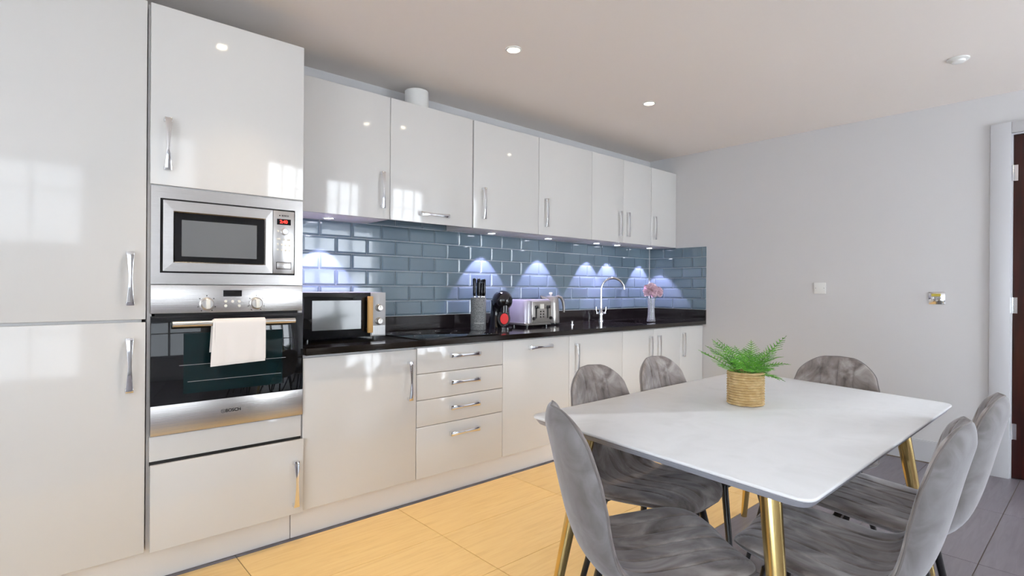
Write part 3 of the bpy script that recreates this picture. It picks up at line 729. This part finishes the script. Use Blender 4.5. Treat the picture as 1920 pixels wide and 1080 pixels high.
for (x, y) in cor:
    sx = 1 if x < 1.6 else -1; sy = 1 if y < -2.2 else -1
    t0 = Vector((x+sx*.145-1.63, y+sy*.145+2.24, .718)); b0 = Vector((x+sx*.045-1.63, y+sy*.045+2.24, .0))
    l = MB().tube([b0, b0.lerp(t0, .5), t0], [.0145, .0205, .026], 28).obj('leg', m_gold, tb, smooth=True, angle=50)
    MB().box(t0.x-.04, t0.x+.04, t0.y-.04, t0.y+.04, .714, .7225).obj('mounting_plate', m_white, tb, bevel=.003)

# ---------------------------------------------------------------- chairs
PROF = [(.208, .436), (.192, .455), (.12, .466), (0, .452), (-.10, .443), (-.165, .455), (-.205, .492), (-.232, .555), (-.255, .64), (-.278, .74), (-.298, .82), (-.310, .868)]
def catmull(P, t):
    n = len(P)-1; u = t*n; i = min(int(u), n-1); f = u-i
    p0 = P[max(i-1, 0)]; p1 = P[i]; p2 = P[i+1]; p3 = P[min(i+2, n)]
    return tuple(.5*((2*b)+(-a+c)*f+(2*a-5*b+4*c-d)*f*f+(-a+3*b-3*c+d)*f**3) for a, b, c, d in zip(p0, p1, p2, p3))
def chair_geo():
    NS, NT = 60, 112
    den = [catmull(PROF, i/600) for i in range(601)]; L = [0]
    for i in range(600): L.append(L[-1]+math.hypot(den[i+1][0]-den[i][0], den[i+1][1]-den[i][1]))
    tot = L[-1]
    def at(s):
        q = s*tot; lo = 0
        import bisect
        i = min(max(bisect.bisect_left(L, q), 1), 600); f = (q-L[i-1])/max(L[i]-L[i-1], 1e-9)
        p = [den[i-1][k]+(den[i][k]-den[i-1][k])*f for k in (0, 1)]
        j0, j1 = max(i-4, 0), min(i+4, 600); t = Vector((0, den[j1][0]-den[j0][0], den[j1][1]-den[j0][1])).normalized()
        return Vector((0, p[0], p[1])), t
    WP = [(.0, .212), (.12, .220), (.3, .222), (.45, .205), (.55, .183), (.65, .183), (.78, .186), (.88, .172), (1.0, .145)]
    def width(s):
        for (a, wa), (b, wb) in zip(WP, WP[1:]):
            if s <= b: f = (s-a)/(b-a); f = f*f*(3-2*f); w_ = wa+(wb-wa)*f; break
        d0 = s*tot; d1 = (1-s)*tot
        if d0 < .16: w_ *= (1-((.16-d0)/.16)**2.5)**(1/2.5)
        if d1 < .16: w_ *= (1-((.16-d1)/.16)**2.7)**(1/2.7)
        return max(w_, .002)
    ss = [.5-.5*math.cos(PI*i/NS) for i in range(NS+1)]; ss = [.6*a+.4*i/NS for i, a in enumerate(ss)]
    pad, shell = MB(), MB(); edge = [[], []]; gp, gs = [], []
    for s in ss:
        P, T = at(s); N = Vector((1, 0, 0)).cross(T); N = -N if N.z < 0 and s < .4 else N
        # inward normal: up for the seat, forward for the back
        N = Vector((0, -T.z, T.y)); 
        if (N.z if s < .45 else N.y) < 0: N = -N
        w_ = width(s); cup = .018+.028*max(0, min(1, (s-.35)/.35)); cup *= min(1, w_/.19)
        endf = min(1, (s*tot/.05)) * min(1, ((1-s)*tot/.05)); endf = math.sqrt(max(endf, 0))
        rp, rs_ = [], []
        for j in range(NT+1):
            t = -1+2*j/NT; t = math.sin(t*PI/2)*.35+t*.65
            x = w_*t; base_ = P+Vector((x, 0, 0))+N*(cup*t*t)
            prof = (1-abs(t)**5)**.5 if abs(t) < 1 else 0
            h = (.024)*prof*endf
            gr = sum(math.exp(-((x-g)/.0032)**2) for g in (-.135, -.068, 0, .068, .135))*.0065*(1 if abs(t) < .93 else 0)*(1 if endf > .7 else 0)
            rp.append(base_+N*(h-gr*prof*min(1, endf))); rs_.append(base_-N*(.0245*prof*endf))
        edge[0].append(rp[0]); edge[1].append(rp[-1]); gp.append(rp); gs.append(rs_)
    pad.rings(gp, False, False, closed=False); shell.rings(gs, False, False, closed=False)
    loop = edge[0]+edge[1][::-1]
    pipe = MB().tube(loop+[loop[0]], .0028, 6, cap=False)
    return pad.mesh('seat_pad', m_velvet, smooth=True, angle=80), shell.mesh('seat_shell', m_velvetb, smooth=True, angle=80), pipe.mesh('piping', m_pipe, smooth=True, angle=80)
PADM, SHM, PIM = chair_geo()
LEGM = []
for sx in (-1, 1):
    for sy in (-1, 1):
        LEGM.append(MB().tube([(sx*.205, sy*.195-.0, 0), (sx*.13, sy*.115, .415)], [.0095, .0135], 14).mesh('leg', m_leg, smooth=True, angle=50))
UND = MB().box(-.14, .14, .10, .125, .405, .418).box(-.14, .14, -.125, -.10, .405, .418).box(-.0125, .0125, -.1, .1, .406, .417).mesh('underframe', m_leg)
def chair(label, x, y, deg, group='grey velvet dining chairs around the table'):
    t = thing('dining_chair', label, 'chair', (x, y, 0), R(deg-90), group)
    link('seat_pad', PADM, t); link('seat_shell', SHM, t); link('piping', PIM, t); link('underframe', UND, t)
    for m in LEGM: link('leg', m, t)
    return t
chair('grey velvet chair nearest the camera at the left end of the table', 0.945, -2.272, -35)
chair('grey velvet chair on the kitchen side of the table, the left one', 1.355, -1.975, -90)
chair('grey velvet chair on the kitchen side of the table, the right one', 1.81, -1.975, -90)
chair('grey velvet chair at the far end of the table by the bare wall', 2.205, -2.24, 180)
chair('grey velvet chair on the near side of the table, closest to the camera', 1.30, -2.575, 96)
chair('grey velvet chair on the near side of the table, closest to the door', 1.80, -2.585, 96)

# ---------------------------------------------------------------- fern in a woven basket
fp = thing('potted_fern', 'bright green fern in a woven seagrass basket on the table', 'plant', (1.665, -2.178, TZ+.0005))
b = MB(); NR = 13; NA = 96; rs = []
prf = []
for i in range(NR*6+1):
    z = .001+.124*i/(NR*6); row = i/6; k = int(row); f = row-k
    ring = []
    for j in range(NA):
        a = 2*PI*j/NA; wob = math.sin(a*24+(PI if k % 2 else 0)+f*1.6)
        r = .0600+.0060*abs(math.sin(PI*f))**.8+.0022*wob*abs(math.sin(PI*f))
        ring.append((r*math.cos(a), r*math.sin(a), z+.0008*math.sin(a*9+k*2)))
    rs.append(ring)
b.rings(rs, True, False)
b.rings([[(r*math.cos(2*PI*j/NA), r*math.sin(2*PI*j/NA), z) for j in range(NA)] for r, z in ((.062, .125), (.055, .124), (.054, .09))], False, False)
b.obj('woven_basket', m_rope, fp, smooth=True, angle=70)
MB().lathe([(.0545, .098), (.0545, .104), (.03, .109), (.001, .110)], 32, cap1=False).obj('soil', m_soil, fp, smooth=True)
def frond(az, L, rise, droop, sd):
    rnd = random.Random(sd); b = MB(); K = 15; pts = []
    for i in range(K+1):
        t = i/K; r = L*(t*.95)*math.cos(R(rise)*(1-t*.35)); z = L*math.sin(R(rise))*t*1.0-droop*t**2.4
        sw = .012*math.sin(t*3+sd); pts.append(Vector((r*math.cos(az)-sw*math.sin(az)+.012*math.cos(az), r*math.sin(az)+sw*math.cos(az)+.012*math.sin(az), .105+z)))
    b.mi = 1; b.tube(pts, [.0012*(1-.7*i/K)+.0002 for i in range(K+1)], 5); b.mi = 0
    for i in range(3, K+1):
        t = i/K; T = (pts[min(i+1, K)]-pts[i-1]).normalized(); side = T.cross(Vector((0, 0, 1))).normalized(); upv = side.cross(T).normalized()
        ln = L*.30*math.sin(PI*min(1, (t*.86+.14))**.8)*(.9+.2*rnd.random())+.002
        for s in (-1, 1):
            d = (side*s+T*.62+upv*(.10*rnd.uniform(-1, 1.5))).normalized(); nrm = d.cross(upv).normalized()*(-s); w_ = L*.027
            c = pts[i]; M_ = 4; left, right = [], []
            for k in range(M_):
                q = (k+.5)/M_; ww = w_*(1-q*.85)*1.25
                left.append(c+d*ln*q-T*0+nrm*0+T*ww+upv*.0006); left.append(c+d*ln*(q+.5/M_)+T*ww*.35)
                right.append(c+d*ln*q-T*ww*.8+upv*.0006); right.append(c+d*ln*(q+.5/M_)-T*ww*.3)
            vs = [c]+left+[c+d*ln*1.08]+right[::-1]
            mid = [c+d*ln*(k/(2*M_))-upv*.0008 for k in range(1, 2*M_+1)]
            n = len(left); V_ = [c]+mid+left+right+[c+d*ln*1.08]; fs = []
            m0, l0, r0 = 1, 1+n, 1+2*n
            fs += [(0, l0, m0), (0, m0, r0)]
            for k in range(n-1): fs += [(m0+k, l0+k, l0+k+1, m0+k+1), (m0+k, m0+k+1, r0+k+1, r0+k)]
            fs += [(m0+n-1, l0+n-1, 1+3*n), (m0+n-1, 1+3*n, r0+n-1)]
            b.add(V_, fs)
    return b
fr = [(200, .185, 38, .02), (232, .17, 30, .05), (258, .15, 45, .05), (175, .17, 30, .03), (150, .18, 48, .03), (120, .17, 55, .03), (90, .17, 60, .02), (60, .16, 50, .02), (30, .17, 40, .02), (0, .16, 42, .03), (335, .17, 50, .03), (310, .17, 35, .05), (285, .15, 55, .04), (215, .15, 62, .02), (20, .15, 65, .01), (320, .19, 58, .01), (140, .195, 34, .01), (265, .12, 20, .04), (300, .13, 15, .045), (190, .14, 70, .01), (100, .15, 72, .01), (345, .14, 25, .04)]
for i, (az, L, rise, dr_) in enumerate(fr):
    frond(R(az), L, rise, dr_, i+1).obj('frond', [m_fern, m_fernd], fp)
